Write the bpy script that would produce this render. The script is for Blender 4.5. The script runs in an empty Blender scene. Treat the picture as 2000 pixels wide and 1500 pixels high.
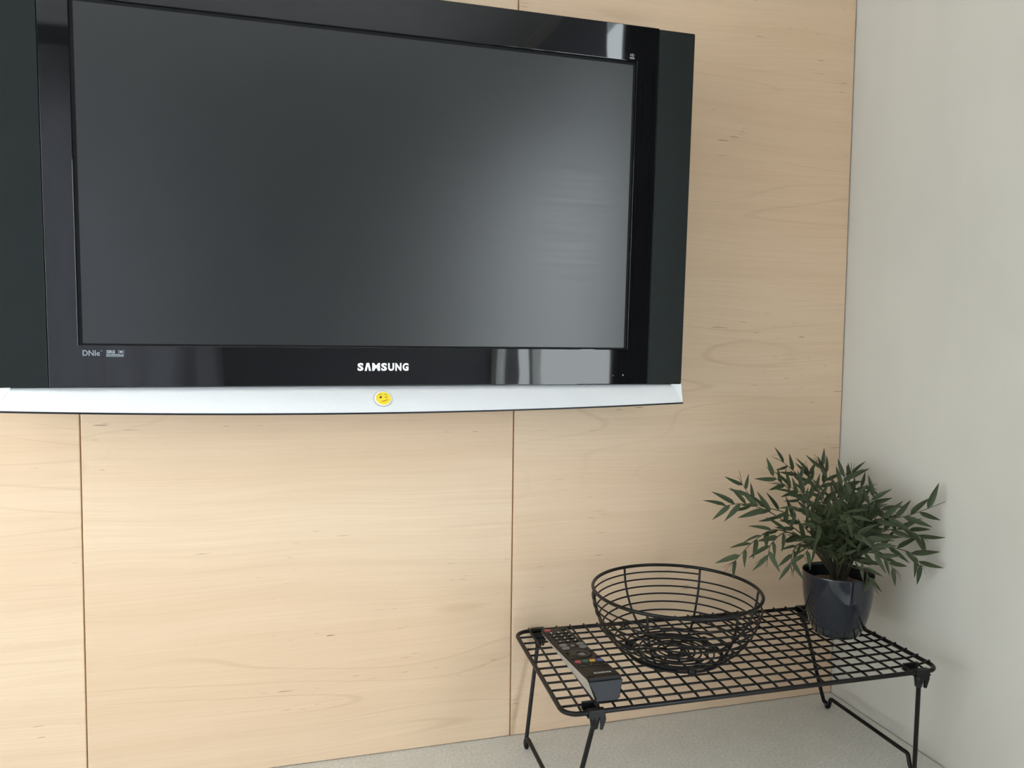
import bpy, math, random
from mathutils import Vector, Matrix

# ------------------------------------------------------------------ scene, camera, sky, exposure
scene = bpy.context.scene
col = scene.collection
scene.view_settings.view_transform = 'Standard'
scene.view_settings.look = 'None'
scene.view_settings.gamma = 1.0
scene.view_settings.use_curve_mapping = False
scene.view_settings.exposure = 0.36

CAM = Vector((-0.91701, -1.12337, 0.62122))
CAM_F = Vector((0.275752, 0.959308, -0.060741))
CAM_R = Vector((0.961213, -0.275557, 0.011715))
CAM_U = Vector((0.005499, 0.061616, 0.998085))
FPX = 1509.23
cam_data = bpy.data.cameras.new('camera')
cam_data.sensor_fit = 'HORIZONTAL'
cam_data.sensor_width = 36.0
cam_data.lens = 36.0 * FPX / 2000.0
cam_data.clip_start = 0.01
cam = bpy.data.objects.new('camera', cam_data)
col.objects.link(cam)
m = Matrix.Identity(4)
for i in range(3):
    m[i][0] = CAM_R[i]; m[i][1] = CAM_U[i]; m[i][2] = -CAM_F[i]; m[i][3] = CAM[i]
cam.matrix_world = m
scene.camera = cam

# overcast sky above a plain grey ground, the same all the way round
SKY = 10.0
world = bpy.data.worlds.new('overcast_sky')
scene.world = world
world.use_nodes = True
wn = world.node_tree.nodes; wl = world.node_tree.links
wn.clear()
w_out = wn.new('ShaderNodeOutputWorld'); w_bg = wn.new('ShaderNodeBackground')
w_tc = wn.new('ShaderNodeTexCoord'); w_sep = wn.new('ShaderNodeSeparateXYZ'); w_ramp = wn.new('ShaderNodeValToRGB')
wl.new(w_tc.outputs['Generated'], w_sep.inputs[0])
w_map = wn.new('ShaderNodeMapRange')
w_map.inputs['From Min'].default_value = -1; w_map.inputs['From Max'].default_value = 1
wl.new(w_sep.outputs['Z'], w_map.inputs['Value'])
wl.new(w_map.outputs[0], w_ramp.inputs[0])
els = w_ramp.color_ramp.elements
els[0].position = 0.46; els[0].color = (0.68, 0.71, 0.73, 1)
els[1].position = 0.54; els[1].color = (0.90, 0.955, 1.0, 1)
wl.new(w_ramp.outputs[0], w_bg.inputs['Color'])
w_bg.inputs['Strength'].default_value = SKY
wl.new(w_bg.outputs[0], w_out.inputs[0])

# the openings daylight comes through (window in the right wall, added window in the wall behind)
DOOR_Y0, DOOR_Y1, DOOR_Z0, DOOR_Z1 = -2.72, -1.25, -0.88, 1.55
WIN_X0, WIN_X1, WIN_Z0, WIN_Z1 = -3.35, -1.35, -0.60, 1.45
ROOM_X0, ROOM_Y0, FLOOR_Z, CEIL_Z = -3.5, -2.75, -0.90, 1.70
def portal(name, loc, rot, sx, sy):
    l = bpy.data.lights.new(name, 'AREA'); l.shape = 'RECTANGLE'; l.size = sx; l.size_y = sy
    l.cycles.is_portal = True
    o = bpy.data.objects.new(name, l); o.location = loc; o.rotation_euler = rot; col.objects.link(o)
    return o
portal('daylight_right', (0.075, (DOOR_Y0 + DOOR_Y1) / 2, (DOOR_Z0 + DOOR_Z1) / 2), (0, math.radians(90), 0),
       DOOR_Z1 - DOOR_Z0, DOOR_Y1 - DOOR_Y0)
portal('daylight_behind', ((WIN_X0 + WIN_X1) / 2, ROOM_Y0 - 0.13, (WIN_Z0 + WIN_Z1) / 2), (math.radians(90), 0, 0),
       WIN_X1 - WIN_X0, WIN_Z1 - WIN_Z0)

LW_Y0, LW_Y1, LW_Z0, LW_Z1 = -2.60, -0.50, -0.45, 1.52  # opening of the added left window, there only for fill light
portal('daylight_left', (ROOM_X0 - 0.13, (LW_Y0 + LW_Y1) / 2, (LW_Z0 + LW_Z1) / 2), (0, math.radians(-90), 0), LW_Z1 - LW_Z0, LW_Y1 - LW_Y0)

random.seed(7)
R = math.radians

def at(px, py, y):
    """the place in the room on the vertical plane y that lies under a pixel of the photograph (used for measuring)"""
    d = CAM_F + CAM_R * ((px - 1000) / FPX) + CAM_U * ((750 - py) / FPX)
    return CAM + d * ((y - CAM.y) / d.y)

# ------------------------------------------------------------------ mesh helpers
class MB:
    def __init__(self): self.v = []; self.f = []; self.smooth = []
    def add(self, vs, fs, smooth=False):
        b = len(self.v); self.v += [tuple(p) for p in vs]
        self.f += [tuple(b + i for i in f) for f in fs]; self.smooth += [smooth] * len(fs)
        return self
    def box(self, x0, x1, y0, y1, z0, z1):
        vs = [(x, y, z) for x in (x0, x1) for y in (y0, y1) for z in (z0, z1)]
        return self.add(vs, [(0, 1, 3, 2), (4, 6, 7, 5), (0, 4, 5, 1), (2, 3, 7, 6), (0, 2, 6, 4), (1, 5, 7, 3)])
    def tube(self, pts, r, n=8, closed=False):
        pts = [Vector(p) for p in pts]; k = len(pts); rs = r if isinstance(r, (list, tuple)) else [r] * k
        tang = []
        for i in range(k):
            a = pts[i - 1] if (i > 0 or closed) else pts[i]
            b = pts[(i + 1) % k] if (i < k - 1 or closed) else pts[i]
            tang.append((b - a).normalized())
        ref = Vector((0, 0, 1)) if abs(tang[0].z) < 0.9 else Vector((1, 0, 0))
        nrm = (ref - tang[0] * ref.dot(tang[0])).normalized()
        vs = []
        for i in range(k):
            nrm = (nrm - tang[i] * nrm.dot(tang[i])).normalized()
            bi = tang[i].cross(nrm)
            for j in range(n):
                a = 2 * math.pi * j / n
                vs.append(pts[i] + (nrm * math.cos(a) + bi * math.sin(a)) * rs[i])
        fs = []
        for i in range(k if closed else k - 1):
            i2 = (i + 1) % k
            sh = 0
            if closed and i == k - 1:      # match the ring that has turned least
                best = 1e9
                for s in range(n):
                    d = (vs[i * n] - vs[s]).length
                    if d < best: best = d; sh = s
            for j in range(n):
                fs.append((i * n + j, i * n + (j + 1) % n, i2 * n + (j + 1 + sh) % n, i2 * n + (j + sh) % n))
        self.add(vs, fs, True)
        if not closed:
            b = len(self.v) - len(vs)
            self.f.append(tuple(b + j for j in reversed(range(n)))); self.smooth.append(False)
            self.f.append(tuple(b + (k - 1) * n + j for j in range(n))); self.smooth.append(False)
        return self
    def lathe(self, prof, n=48, center=(0, 0), smooth=True):
        vs = []; fs = []
        for (r, z) in prof:
            for j in range(n):
                a = 2 * math.pi * j / n
                vs.append((center[0] + r * math.cos(a), center[1] + r * math.sin(a), z))
        for i in range(len(prof) - 1):
            for j in range(n):
                fs.append((i * n + j, i * n + (j + 1) % n, (i + 1) * n + (j + 1) % n, (i + 1) * n + j))
        return self.add(vs, fs, smooth)
    def prism_y(self, outline, y0, y1):
        """outline in (x, z), counter-clockwise seen from -y; y0 is the front (smaller y)"""
        n = len(outline)
        vs = [(x, y0, z) for x, z in outline] + [(x, y1, z) for x, z in outline]
        fs = [tuple(range(n)), tuple(reversed(range(n, 2 * n)))]
        fs += [(i, n + i, n + (i + 1) % n, (i + 1) % n) for i in range(n)]
        return self.add(vs, fs)
    def prism_z(self, outline, z0, z1):
        n = len(outline)
        vs = [(x, y, z0) for x, y in outline] + [(x, y, z1) for x, y in outline]
        fs = [tuple(reversed(range(n))), tuple(range(n, 2 * n))]
        fs += [(i, (i + 1) % n, n + (i + 1) % n, n + i) for i in range(n)]
        return self.add(vs, fs)
    def ball(self, c, r, n=16, k=10, sz=1.0):
        prof = [(max(1e-5, r * math.sin(math.pi * i / k)), c[2] - r * sz * math.cos(math.pi * i / k)) for i in range(k + 1)]
        return self.lathe(prof, n, (c[0], c[1]))
    def mesh(self, name):
        me = bpy.data.meshes.new(name); me.from_pydata(self.v, [], self.f)
        me.polygons.foreach_set('use_smooth', self.smooth); me.update()
        return me
    def build(self, name, mat, parent=None, bevel=0.0, seg=2, loc=None):
        me = self.mesh(name)
        return link(name, me, mat, parent, bevel, seg, loc)

def link(name, me, mat, parent=None, bevel=0.0, seg=2, loc=None):
    if mat and not me.materials: me.materials.append(mat)
    o = bpy.data.objects.new(name, me); col.objects.link(o)
    if parent: o.parent = parent
    if loc: o.location = loc
    if bevel:
        md = o.modifiers.new('bevel', 'BEVEL'); md.width = bevel; md.segments = seg
        md.limit_method = 'ANGLE'; md.angle_limit = R(35); md.harden_normals = False
    return o

def empty(name, loc=(0, 0, 0), rot=(0, 0, 0)):
    o = bpy.data.objects.new(name, None); o.location = loc; o.rotation_euler = rot
    o.empty_display_size = 0.05; col.objects.link(o); return o
def tag(o, label, cat, group=None):
    o['label'] = label; o['category'] = cat
    if group: o['group'] = group
    return o
def struct(o): o['kind'] = 'structure'; return o
def rrect(x0, x1, z0, z1, r, n=5):
    pts = []
    for cx, cz, a0 in ((x1 - r, z0 + r, -90), (x1 - r, z1 - r, 0), (x0 + r, z1 - r, 90), (x0 + r, z0 + r, 180)):
        for i in range(n + 1):
            a = R(a0 + 90 * i / n); pts.append((cx + r * math.cos(a), cz + r * math.sin(a)))
    return pts
def spline(P, n=8, closed=False):
    """Catmull-Rom through the points"""
    P = [Vector(p) for p in P]; k = len(P); out = []
    for i in range(k if closed else k - 1):
        if closed: a, b, c, d = P[i - 1], P[i], P[(i + 1) % k], P[(i + 2) % k]
        else: a, b, c, d = P[max(i - 1, 0)], P[i], P[i + 1], P[min(i + 2, k - 1)]
        for j in range(n):
            t = j / n
            out.append(0.5 * ((2 * b) + (c - a) * t + (2 * a - 5 * b + 4 * c - d) * t * t + (3 * b - a - 3 * c + d) * t ** 3))
    if not closed: out.append(P[-1])
    return out
def text_mesh(s, size, bold=0.0, extrude=0.0002, spacing=1.0, shear=0.0, xscale=1.0):
    c = bpy.data.curves.new('lettering', 'FONT'); c.body = s; c.size = size; c.offset = bold * size
    c.extrude = extrude; c.space_character = spacing; c.align_x = 'CENTER'; c.align_y = 'CENTER'; c.shear = shear
    c.resolution_u = 3
    o = bpy.data.objects.new('lettering', c); col.objects.link(o)
    dg = bpy.context.evaluated_depsgraph_get()
    me = bpy.data.meshes.new_from_object(o.evaluated_get(dg))
    bpy.data.objects.remove(o); bpy.data.curves.remove(c)
    if xscale != 1.0:
        for v in me.vertices: v.co.x *= xscale
    return me
def mesh_extent(me):
    xs = [v.co.x for v in me.vertices]; ys = [v.co.y for v in me.vertices]
    return min(xs), max(xs), min(ys), max(ys)

# ------------------------------------------------------------------ materials
class NT:
    def __init__(self, name):
        self.mat = bpy.data.materials.new(name); self.mat.use_nodes = True
        self.t = self.mat.node_tree; self.p = self.t.nodes['Principled BSDF']
    def n(self, kind, **inp):
        nd = self.t.nodes.new(kind)
        for k, v in inp.items():
            k = k.replace('_', ' ')
            if hasattr(v, 'is_linked'): self.t.links.new(v, nd.inputs[k])
            else: nd.inputs[k].default_value = v
        return nd
    def math(self, op, a, b=0.0, c=0.0, clamp=False):
        nd = self.t.nodes.new('ShaderNodeMath'); nd.operation = op; nd.use_clamp = clamp
        for i, v in enumerate((a, b, c)):
            if hasattr(v, 'is_linked'): self.t.links.new(v, nd.inputs[i])
            else: nd.inputs[i].default_value = v
        return nd.outputs[0]
    def rng(self, v, a, b, c=0.0, d=1.0, smooth=False):
        nd = self.t.nodes.new('ShaderNodeMapRange')
        if smooth: nd.interpolation_type = 'SMOOTHSTEP'
        self.t.links.new(v, nd.inputs[0])
        for i, x in enumerate((a, b, c, d)): nd.inputs[i + 1].default_value = x
        return nd.outputs[0]
    def mix(self, f, a, b, mode='MIX'):
        nd = self.t.nodes.new('ShaderNodeMix'); nd.data_type = 'RGBA'; nd.blend_type = mode
        for s, v in ((nd.inputs[0], f), (nd.inputs[6], a), (nd.inputs[7], b)):
            if hasattr(v, 'is_linked'): self.t.links.new(v, s)
            else: s.default_value = v if not isinstance(v, tuple) else (*v, 1)
        return nd.outputs[2]
    def coord(self, scale=(1, 1, 1), kind='Object', loc=None):
        tc = self.t.nodes.new('ShaderNodeTexCoord'); mp = self.t.nodes.new('ShaderNodeMapping')
        self.t.links.new(tc.outputs[kind], mp.inputs[0]); mp.inputs['Scale'].default_value = scale
        if loc is not None:
            if hasattr(loc, 'is_linked'): self.t.links.new(loc, mp.inputs['Location'])
            else: mp.inputs['Location'].default_value = loc
        return mp.outputs[0]
    def noise(self, vec, scale=1.0, detail=2.0, rough=0.5, dist=0.0):
        nd = self.n('ShaderNodeTexNoise', Vector=vec, Scale=scale, Detail=detail, Roughness=rough, Distortion=dist)
        return nd.outputs[0]
    def set(self, **kw):
        for k, v in kw.items():
            k = k.replace('_', ' ')
            if hasattr(v, 'is_linked'): self.t.links.new(v, self.p.inputs[k])
            else: self.p.inputs[k].default_value = (*v, 1) if isinstance(v, tuple) and len(v) == 3 else v
        return self
    def bump(self, h, strength=0.2, dist=0.001):
        b = self.n('ShaderNodeBump', Height=h, Strength=strength, Distance=dist)
        self.t.links.new(b.outputs[0], self.p.inputs['Normal']); return self

def plain(name, color, rough=0.5, spec=0.5, metal=0.0, var=0.06, scale=60.0, bump=0.0, coat=0.0):
    """one colour with a faint procedural mottle"""
    t = NT(name); n = t.noise(t.coord(), scale, 3.0)
    dark = tuple(c * (1 - var) for c in color); lite = tuple(min(1, c * (1 + var)) for c in color)
    t.set(Base_Color=t.mix(t.rng(n, 0.3, 0.7), dark, lite), Roughness=rough, Metallic=metal, Specular_IOR_Level=spec)
    if coat: t.set(Coat_Weight=coat, Coat_Roughness=0.03)
    if bump: t.bump(n, bump, 0.0005)
    return t.mat

def wood_material():
    t = NT('maple_veneer')
    info = t.t.nodes.new('ShaderNodeObjectInfo')
    off = t.math('MULTIPLY', info.outputs['Random'], 37.0)
    cmb = t.n('ShaderNodeCombineXYZ', X=off, Y=off, Z=off).outputs[0]
    base = t.coord((1, 0.0, 1), loc=cmb)
    def sc(x, z):
        nd = t.t.nodes.new('ShaderNodeVectorMath'); nd.operation = 'MULTIPLY'
        t.t.links.new(base, nd.inputs[0]); nd.inputs[1].default_value = (x, 1, z); return nd.outputs[0]
    warp = t.noise(sc(2.0, 7.0), 1.0, 2.0)                                  # slow sway of the grain
    sepx = t.n('ShaderNodeSeparateXYZ', Vector=base)
    zz = t.math('ADD', sepx.outputs['Z'], t.math('MULTIPLY', warp, 0.05))
    fine = t.noise(t.n('ShaderNodeCombineXYZ', X=t.math('MULTIPLY', sepx.outputs['X'], 5.0), Y=0.0,
                       Z=t.math('MULTIPLY', zz, 330.0)).outputs[0], 1.0, 3.0, 0.6)
    med = t.noise(t.n('ShaderNodeCombineXYZ', X=t.math('MULTIPLY', sepx.outputs['X'], 1.6), Y=3.0,
                      Z=t.math('MULTIPLY', zz, 42.0)).outputs[0], 1.0, 3.0, 0.55)
    broad = t.noise(sc(0.7, 6.5), 1.0, 1.0)                                 # strips of a different tone
    field = t.noise(sc(1.15, 7.5), 1.0, 1.2, 0.4)                            # cathedral figure: contours of a long field
    cont = t.math('PINGPONG', t.math('MULTIPLY', field, 15.0), 0.5)
    line = t.rng(cont, 0.0, 0.075, 1.0, 0.0, True)
    mask = t.rng(t.noise(sc(1.1, 4.2), 1.0, 1.0, 0.5), 0.50, 0.62, 0.0, 1.0, True)
    line = t.math('MULTIPLY', line, mask)
    fl = t.noise(sc(26.0, 420.0), 1.0, 1.0)
    fleck = t.math('MULTIPLY', t.rng(fl, 0.735, 0.79, 0.0, 1.0), t.rng(t.noise(sc(5, 9), 1.0, 1.0), 0.5, 0.6))
    c = t.mix(t.rng(broad, 0.35, 0.65), (0.75, 0.55, 0.372), (0.79, 0.605, 0.424))
    c = t.mix(t.rng(fine, 0.30, 0.75, 0.0, 0.28), c, (0.56, 0.38, 0.225))
    c = t.mix(t.rng(med, 0.45, 0.75, 0.0, 0.30), c, (0.60, 0.41, 0.25))
    c = t.mix(t.math('MULTIPLY', line, 0.24), c, (0.46, 0.29, 0.165))
    c = t.mix(t.math('MULTIPLY', fleck, 0.75), c, (0.24, 0.14, 0.08))
    t.set(Base_Color=c, Roughness=0.52, Specular_IOR_Level=0.35)
    t.bump(fine, 0.05, 0.0004)
    return t.mat

def plaster_material(name, color, bump=0.18):
    t = NT(name); n1 = t.noise(t.coord((1, 1, 1)), 55.0, 4.0, 0.6); n2 = t.noise(t.coord((1, 1, 0.35)), 9.0, 2.0)
    c = t.mix(t.rng(n2, 0.3, 0.7), tuple(x * 0.97 for x in color), tuple(min(1, x * 1.03) for x in color))
    t.set(Base_Color=c, Roughness=0.72, Specular_IOR_Level=0.3).bump(n1, bump, 0.0015)
    return t.mat

def counter_material():
    t = NT('grey_stone_laminate')
    a = t.noise(t.coord((1, 1, 1)), 240.0, 3.0, 0.65); b = t.noise(t.coord((1, 1, 1)), 28.0, 3.0); s = t.noise(t.coord((1, 1, 1)), 420.0, 1.0)
    c = t.mix(t.rng(a, 0.3, 0.72), (0.55, 0.535, 0.485), (0.80, 0.78, 0.72))
    c = t.mix(t.rng(b, 0.35, 0.7, 0.0, 0.35), c, (0.57, 0.555, 0.50))
    c = t.mix(t.rng(s, 0.66, 0.74, 0.0, 0.6), c, (0.85, 0.84, 0.80))
    t.set(Base_Color=c, Roughness=0.42, Specular_IOR_Level=0.4).bump(a, 0.08, 0.0004)
    return t.mat

def grille_material():
    t = NT('perforated_black_grille')
    v = t.t.nodes.new('ShaderNodeTexVoronoi'); v.feature = 'F1'
    t.t.links.new(t.coord((1, 1, 1)), v.inputs['Vector']); v.inputs['Scale'].default_value = 400.0; v.inputs['Randomness'].default_value = 0.0
    hole = t.rng(v.outputs['Distance'], 0.26, 0.36, 1.0, 0.0)
    t.set(Base_Color=t.mix(hole, (0.008, 0.0115, 0.011), (0.001, 0.0015, 0.0015)), Roughness=0.55, Specular_IOR_Level=0.22)
    t.bump(t.math('SUBTRACT', 1.0, hole), 0.3, 0.0006)
    return t.mat

def leaf_material():
    t = NT('dark_green_leaf')
    sep = t.n('ShaderNodeSeparateXYZ', Vector=t.coord((1, 1, 1)))
    ax = t.math('ABSOLUTE', sep.outputs['X'])
    info = t.t.nodes.new('ShaderNodeObjectInfo')
    n = t.noise(t.coord((1, 1, 1), 'Object'), 3.0, 2.0)
    c = t.mix(t.rng(n, 0.3, 0.7), (0.022, 0.034, 0.012), (0.042, 0.058, 0.022))
    c = t.mix(t.math('MULTIPLY', info.outputs['Random'], 0.55), c, (0.055, 0.070, 0.030))
    c = t.mix(t.rng(ax, 0.075, 0.105, 0.0, 0.42), c, (0.15, 0.17, 0.09))            # paler rim of the leaf
    t.set(Base_Color=c, Roughness=0.48, Specular_IOR_Level=0.28)
    return t.mat

M = {}
M['wood'] = wood_material()
M['wood_edge'] = plain('wood_edge_band', (0.80, 0.46, 0.19), 0.6)
M['wall_right'] = plaster_material('greige_wall_paint', (0.575, 0.552, 0.49))
M['wall'] = plaster_material('white_wall_paint', (0.72, 0.71, 0.68), 0.1)
M['wall_front'] = plaster_material('charcoal_wall_paint', (0.11, 0.11, 0.115), 0.1)  # unseen wall coloured dark so that the bezel reflects darkness
M['ceiling'] = plaster_material('ceiling_paint', (0.80, 0.80, 0.79), 0.1)
M['floor'] = plain('light_floor', (0.50, 0.47, 0.42), 0.5, scale=12)
M['counter'] = counter_material()
M['frame_white'] = plain('white_window_frame', (0.78, 0.78, 0.77), 0.4)
M['black_wire'] = plain('black_powder_coat', (0.0045, 0.004, 0.004), 0.38, 0.28, var=0.15, scale=300)
M['black_plastic'] = plain('black_plastic', (0.006, 0.006, 0.007), 0.42, 0.3, var=0.1)
M['matte_black'] = plain('matte_black_plastic', (0.006, 0.006, 0.007), 0.7, 0.25)
M['grille'] = grille_material()
M['silver'] = plain('silver_plastic', (0.84, 0.85, 0.87), 0.34, 0.5, 0.4, var=0.02, scale=800)
M['print_white'] = plain('white_print', (0.85, 0.86, 0.88), 0.4)
M['print_pale'] = plain('pale_print', (0.50, 0.49, 0.47), 0.5)
M['print_grey'] = plain('grey_print', (0.26, 0.28, 0.31), 0.5)
M['pot'] = plain('slate_blue_glaze', (0.017, 0.020, 0.027), 0.045, 0.5, var=0.04, coat=0.0)
M['stem'] = plain('brown_green_stem', (0.045, 0.040, 0.020), 0.6, var=0.3, scale=200)
M['leaf'] = leaf_material()
def bezel_material():
    t = NT('piano_black'); n = t.noise(t.coord((1, 1, 1)), 9.0, 1.0)
    t.set(Base_Color=t.mix(n, (0.004, 0.004, 0.005), (0.006, 0.006, 0.007)), Roughness=0.03, Specular_IOR_Level=0.5)
    t.bump(n, 0.10, 0.004); return t.mat
M['bezel'] = bezel_material()
def screen_material():
    t = NT('matte_screen'); n = t.noise(t.coord((1.0, 1, 40)), 6.0, 2.0)
    t.set(Base_Color=(0.004, 0.005, 0.005), Roughness=t.rng(n, 0.2, 0.8, 0.29, 0.33), Specular_IOR_Level=0.78); return t.mat
M['screen'] = screen_material()
def soil_material():
    t = NT('soil'); n = t.noise(t.coord(), 260.0, 3.0, 0.6)
    t.set(Base_Color=t.mix(t.rng(n, 0.35, 0.68), (0.045, 0.022, 0.014), (0.30, 0.19, 0.13)), Roughness=0.9).bump(n, 0.8, 0.003); return t.mat
M['soil'] = soil_material()
def glass_material():
    t = NT('window_glass'); nt = t.t
    out = nt.nodes['Material Output']; nt.nodes.remove(t.p)
    tr = nt.nodes.new('ShaderNodeBsdfTransparent'); gl = nt.nodes.new('ShaderNodeBsdfGlossy'); mx = nt.nodes.new('ShaderNodeMixShader')
    gl.inputs['Roughness'].default_value = 0.02; tr.inputs['Color'].default_value = (0.94, 0.96, 0.96, 1)
    mx.inputs[0].default_value = 0.05
    nt.links.new(tr.outputs[0], mx.inputs[1]); nt.links.new(gl.outputs[0], mx.inputs[2])
    nt.links.new(mx.outputs[0], out.inputs[0]); return t.mat
M['glass'] = glass_material()
def curtain_material(name, c0, c1):
    t = NT(name); nt = t.t
    out = nt.nodes['Material Output']; nt.nodes.remove(t.p)
    a = nt.nodes.new('ShaderNodeBsdfTranslucent'); b = nt.nodes.new('ShaderNodeBsdfDiffuse'); mx = nt.nodes.new('ShaderNodeMixShader')
    n = t.noise(t.coord((1, 1, 0.05)), 60.0, 2.0)
    nt.links.new(t.mix(n, c0, c1), a.inputs['Color']); b.inputs['Color'].default_value = (0.7, 0.7, 0.72, 1)
    mx.inputs[0].default_value = 0.35
    nt.links.new(a.outputs[0], mx.inputs[1]); nt.links.new(b.outputs[0], mx.inputs[2]); nt.links.new(mx.outputs[0], out.inputs[0]); return t.mat
M['curtain_thick'] = curtain_material('lined_sheer', (0.145, 0.145, 0.17), (0.17, 0.17, 0.195))
M['curtain_thin'] = curtain_material('thin_sheer', (0.84, 0.84, 0.84), (0.92, 0.92, 0.92))

# ------------------------------------------------------------------ the room
T = 0.15
fl = struct(MB().box(ROOM_X0, 0.2, ROOM_Y0, 0.1, FLOOR_Z - 0.1, FLOOR_Z).build('floor', M['floor']))
ce = struct(MB().box(ROOM_X0, 0.2, ROOM_Y0, 0.1, CEIL_Z, CEIL_Z + 0.1).build('ceiling', M['ceiling']))
wb = struct(MB().box(ROOM_X0, 0.003, 0.0045, 0.10, FLOOR_Z, CEIL_Z).build('wall_back', M['wood_edge']))
# veneer panels, 0.59 m wide, hung on the back wall with a thin open joint between them
edges = [(-0.0006, -0.5897), (-0.5914, -1.1816), (-1.1833, -1.774), (-1.7757, -2.366), (-2.3677, -2.958), (-2.9597, -3.49)]
for x1, x0 in edges:
    w = x1 - x0
    MB().box(-w / 2, w / 2, 0.0, 0.0045, 0.0008, CEIL_Z).build('wall_panel', M['wood'], wb, 0.0012, 2, ((x0 + x1) / 2, 0, 0))
b = MB()
xw = 0.0012
b.box(xw, xw + 0.07, DOOR_Y1, 0.10, FLOOR_Z, CEIL_Z)
b.box(xw, xw + 0.07, ROOM_Y0, DOOR_Y0, FLOOR_Z, CEIL_Z)
b.box(xw, xw + 0.07, DOOR_Y0, DOOR_Y1, DOOR_Z1, CEIL_Z)
b.box(xw, xw + 0.07, DOOR_Y0, DOOR_Y1, FLOOR_Z, DOOR_Z0)
struct(b.build('wall_right', M['wall_right']))
b = MB(); lx0, lx1 = ROOM_X0 - 0.10, ROOM_X0
b.box(lx0, lx1, ROOM_Y0, LW_Y0, FLOOR_Z, CEIL_Z); b.box(lx0, lx1, LW_Y1, 0.1, FLOOR_Z, CEIL_Z)
b.box(lx0, lx1, LW_Y0, LW_Y1, LW_Z1, CEIL_Z); b.box(lx0, lx1, LW_Y0, LW_Y1, FLOOR_Z, LW_Z0)
struct(b.build('wall_left', M['wall']))
b = MB()
y1 = ROOM_Y0; y0 = ROOM_Y0 - T
b.box(ROOM_X0, WIN_X0, y0, y1, FLOOR_Z, CEIL_Z); b.box(WIN_X1, 0.15, y0, y1, FLOOR_Z, CEIL_Z)
b.box(WIN_X0, WIN_X1, y0, y1, WIN_Z1, CEIL_Z); b.box(WIN_X0, WIN_X1, y0, y1, FLOOR_Z, WIN_Z0)
struct(b.build('wall_front', M['wall_front']))
# glazed door in the right wall
dz0, dz1, dy0, dy1 = DOOR_Z0, DOOR_Z1, DOOR_Y0, DOOR_Y1
b = MB(); fw = 0.04
b.box(0.015, 0.055, dy0, dy0 + fw, dz0, dz1); b.box(0.015, 0.055, dy1 - fw, dy1, dz0, dz1); b.box(0.015, 0.055, -2.12, -2.07, dz0 + fw, dz1 - fw)
b.box(0.015, 0.055, dy0 + fw, dy1 - fw, dz1 - fw, dz1); b.box(0.015, 0.055, dy0 + fw, dy1 - fw, dz0, dz0 + fw)
d1 = struct(b.build('window_1', M['frame_white'], None, 0.004))
MB().box(0.033, 0.037, dy0 + fw, dy1 - fw, dz0 + fw, dz1 - fw).build('pane', M['glass'], d1)
# unseen window behind, added for its light and grey bezel reflection
b = MB()
b.box(WIN_X0, WIN_X0 + fw, y0 + .05, y0 + .11, WIN_Z0, WIN_Z1); b.box(WIN_X1 - fw, WIN_X1, y0 + .05, y0 + .11, WIN_Z0, WIN_Z1)
b.box(WIN_X0 + fw, WIN_X1 - fw, y0 + .05, y0 + .11, WIN_Z1 - fw, WIN_Z1); b.box(WIN_X0 + fw, WIN_X1 - fw, y0 + .05, y0 + .11, WIN_Z0, WIN_Z0 + fw)
w2 = struct(b.build('window_2', M['frame_white'], None, 0.004))
MB().box(WIN_X0 + fw, WIN_X1 - fw, y0 + .075, y0 + .081, WIN_Z0 + fw, WIN_Z1 - fw).build('pane', M['glass'], w2)
# unseen left window, added to brighten the right wall and worktop
b = MB()
b.box(lx0 + .03, lx0 + .08, LW_Y0, LW_Y0 + fw, LW_Z0, LW_Z1); b.box(lx0 + .03, lx0 + .08, LW_Y1 - fw, LW_Y1, LW_Z0, LW_Z1)
b.box(lx0 + .03, lx0 + .08, LW_Y0 + fw, LW_Y1 - fw, LW_Z1 - fw, LW_Z1); b.box(lx0 + .03, lx0 + .08, LW_Y0 + fw, LW_Y1 - fw, LW_Z0, LW_Z0 + fw)
w3 = struct(b.build('window_3', M['frame_white'], None, 0.004))
MB().box(lx0 + .052, lx0 + .057, LW_Y0 + fw, LW_Y1 - fw, LW_Z0 + fw, LW_Z1 - fw).build('pane', M['glass'], w3)
# sheer curtains hanging in folds over the two added windows
def added_curtain(p0, p1, z0, z1, mat, parent):
    p0, p1 = Vector(p0), Vector(p1); d = (p1 - p0).normalized(); q = Vector((-d.y, d.x, 0)); k = 90; vs = []; fs = []
    for i in range(k + 1):
        w = 0.025 * math.sin(i * 0.9) + 0.008 * math.sin(i * 2.3); p = p0.lerp(p1, i / k) + q * w
        vs += [(p.x, p.y, z0), (p.x, p.y, z1)]
    for i in range(k): fs.append((2 * i, 2 * i + 2, 2 * i + 3, 2 * i + 1))
    return MB().add(vs, fs, True).build('curtain', mat, parent)
added_curtain((WIN_X0 - 0.10, ROOM_Y0 + 0.06, 0), (WIN_X1 + 0.12, ROOM_Y0 + 0.06, 0), WIN_Z0 - 0.2, WIN_Z1 + 0.15, M['curtain_thick'], w2)
added_curtain((ROOM_X0 + 0.06, LW_Y0 - 0.08, 0), (ROOM_X0 + 0.06, LW_Y1 + 0.12, 0), LW_Z0 - 0.3, LW_Z1 + 0.12, M['curtain_thin'], w3)

added_curtain((-0.035, -1.09, 0), (-0.035, -0.80, 0), FLOOR_Z + 0.03, 1.56, plain('dark_drape', (0.012, 0.011, 0.012), 0.9, 0.1), d1)  # unseen drape added to blacken the bezel's reflection beside the door
# blind added over the door's upper part to darken the screen's reflection
MB().box(-0.012, -0.010, DOOR_Y0 - 0.02, -1.35, 1.15, 1.62).box(-0.018, -0.006, DOOR_Y0 - 0.02, -1.35, 1.130, 1.152).build('blind', M['curtain_thick'], d1)

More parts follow.
